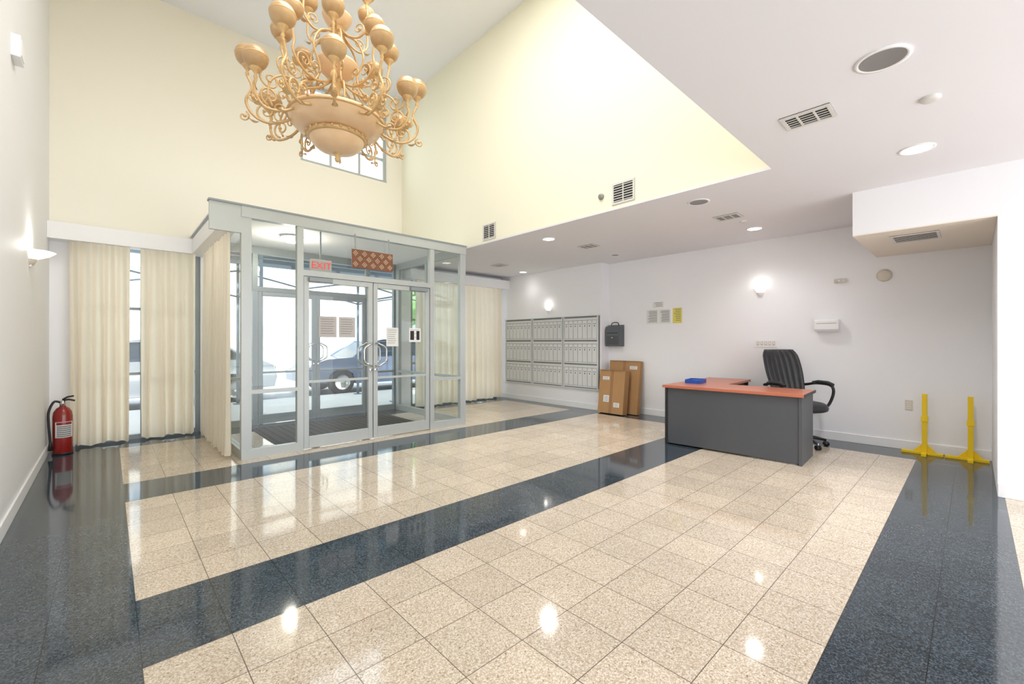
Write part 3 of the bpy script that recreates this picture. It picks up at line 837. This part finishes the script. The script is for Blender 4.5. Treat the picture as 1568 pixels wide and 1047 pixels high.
def car(x, y, paint, flip=1):
    b = MB()
    w = .88
    body = [(-2.25, .35), (-2.28, .62), (-2.15, .82), (-1.75, .95), (-.95, 1.0), (1.2, 1.0), (1.95, .98), (2.2, .86), (2.27, .6), (2.22, .35),
            (1.78, .32), (1.70, .55), (1.52, .67), (1.28, .67), (1.10, .55), (1.02, .28), (-1.0, .28), (-1.08, .55), (-1.26, .67), (-1.5, .67), (-1.68, .55), (-1.76, .32)]
    b.prism(body, -w, w, paint, 'xz')
    gh = [(-1.05, .99), (-.45, 1.40), (-.1, 1.46), (.75, 1.45), (1.15, 1.36), (1.75, .98)]
    n = len(gh); vs = []
    for q, s in (( -1, 1), (1, 1)):
        for p in gh:
            yy = q*(w-.06 - .22*max(0, (p[1]-.99)/.47)); vs.append((p[0], yy, p[1]))
    fs = [tuple(range(n)), tuple(range(2*n-1, n-1, -1))]
    for i in range(n): fs.append((i, i+n, (i+1) % n+n, (i+1) % n))
    b.add(vs, fs, M_carg)
    b.add([(-.42, -.67, 1.415), (-.42, .67, 1.415), (-.1, .67, 1.475), (-.1, -.67, 1.475), (.75, .67, 1.465), (.75, -.67, 1.465), (1.15, .68, 1.375), (1.15, -.68, 1.375)],
          [(0, 1, 2, 3), (3, 2, 4, 5), (5, 4, 6, 7)], paint)
    for q in (-1, 1):
        for pa, pb in (((-1.05, .99), (-.42, 1.41)), ((.25, 1.0), (.2, 1.46)), ((1.75, .98), (1.15, 1.37)), ((-.42, 1.41), (.8, 1.46)), ((.8, 1.46), (1.15, 1.37))):
            f = lambda z: q*(w-.05-.22*max(0, (z-.99)/.47))
            b.tube([(pa[0], f(pa[1]), pa[1]), (pb[0], f(pb[1]), pb[1])], .03, paint, 6)
        for wx in (-1.38, 1.40):
            b.lathe([(0, -.1), (.19, -.1), (.22, -.11), (.33, -.10), (.34, 0), (.33, .10), (.22, .11), (.19, .1), (0, .1)], M_tire, (wx, q*.80, .34), 24, axis='y')
            b.lathe([(0, 0), (.18, 0), (.2, -.02 if q < 0 else .02)], M_chrome, (wx, q*.915, .34), 16, axis='y')
        b.box(-2.27, -2.12, q*.6-.15, q*.6+.15, .66, .8, M_paper); b.box(2.12, 2.26, q*.65-.15, q*.65+.15, .66, .82, M_red)
        b.box(-.85, -.7, q*.95-.07, q*.95+.07, 1.0, 1.12, paint)
    b.done('parked_car', loc=(x, y, -.10), rotz=0 if flip > 0 else math.pi, bevel=.03)
car(5.9, 12.3, M_car); car(.7, 12.3, M_carw); car(11.2, 12.3, M_carw, -1)
b = MB()
for tx, ty in ((-2.2, 19.8), (12.0, 19.8)):
    b.tube([(tx, ty, -.02), (tx+.05, ty, 1.2), (tx-.05, ty, 2.6)], [.13, .10, .08], M_trunk)
    for k in range(16):
        cx, cy, cz = tx+random.uniform(-1, 1), ty+random.uniform(-.8, .8), random.uniform(2.6, 4.6); R = random.uniform(.4, .7)
        b.lathe([(R*math.sin(t)*(1+.12*math.sin(5*t+k)), -R*math.cos(t)) for t in [math.pi*q/8 for q in range(9)]], M_leaf, (cx, cy, cz), 10)
b.done('street_trees')

# ---------------------------------------------------------------- lights
def area(name, loc, rot, sx, sy, e, col=(1, 1, 1)):
    l = bpy.data.lights.new(name, 'AREA'); l.shape = 'RECTANGLE'; l.size = sx; l.size_y = sy; l.energy = e; l.color = col
    o = bpy.data.objects.new(name, l); scene.collection.objects.link(o); o.location = loc; o.rotation_euler = rot; return o
def spot(name, loc, e, size=140, col=(1, .985, .96)):
    l = bpy.data.lights.new(name, 'SPOT'); l.energy = e; l.spot_size = math.radians(size); l.spot_blend = 1.0; l.shadow_soft_size = .08; l.color = col
    o = bpy.data.objects.new(name, l); scene.collection.objects.link(o); o.location = loc
for x, y, e in ((4.59, .30, 170), (6.25, 1.98, 45), (4.69, 4.23, 175), (6.5, 6.6, 8), (1.5, -.9, 20)):
    spot('downlight_beam', (x, y, ZL-.03), e)
area('atrium_fill_light', (1.8, 3.0, 5.95), (0, 0, 0), 2.5, 2.5, 135, (1, .99, .99))  # added out-of-view fill for the atrium's ambient level, no real fixture there
l = bpy.data.lights.new('vestibule_bulb', 'POINT'); l.energy = 20; l.shadow_soft_size = .1; l.color = (1, .9, .75)
o = bpy.data.objects.new('vestibule_bulb', l); scene.collection.objects.link(o); o.location = (1.9, 6.6, 2.6)
s = bpy.data.lights.new('sun', 'SUN'); s.energy = 5.5; s.angle = .02; s.color = (1, .98, .95)
o = bpy.data.objects.new('sun', s); scene.collection.objects.link(o); o.rotation_euler = (math.radians(32), 0, math.radians(-20))

w = bpy.data.worlds.new('world'); scene.world = w; w.use_nodes = True
nt = w.node_tree; bg = nt.nodes['Background']
tc = nt.nodes.new('ShaderNodeTexCoord'); sp = nt.nodes.new('ShaderNodeSeparateXYZ'); cr = nt.nodes.new('ShaderNodeValToRGB')
nt.links.new(tc.outputs['Generated'], sp.inputs[0]); nt.links.new(sp.outputs[2], cr.inputs[0])
cr.color_ramp.elements[0].color = (.94, .96, 1, 1); cr.color_ramp.elements[1].color = (.76, .87, 1, 1)
nt.links.new(cr.outputs[0], bg.inputs[0]); bg.inputs[1].default_value = 3.8

# ---------------------------------------------------------------- camera
cam = bpy.data.cameras.new('camera'); cam.sensor_width = 36; cam.lens = 661/1568*36; cam.clip_start = .05
co = bpy.data.objects.new('camera', cam); scene.collection.objects.link(co)
co.location = (0, 0, 1.3); co.rotation_euler = (math.pi/2, 0, -math.radians(43.1))
scene.camera = co
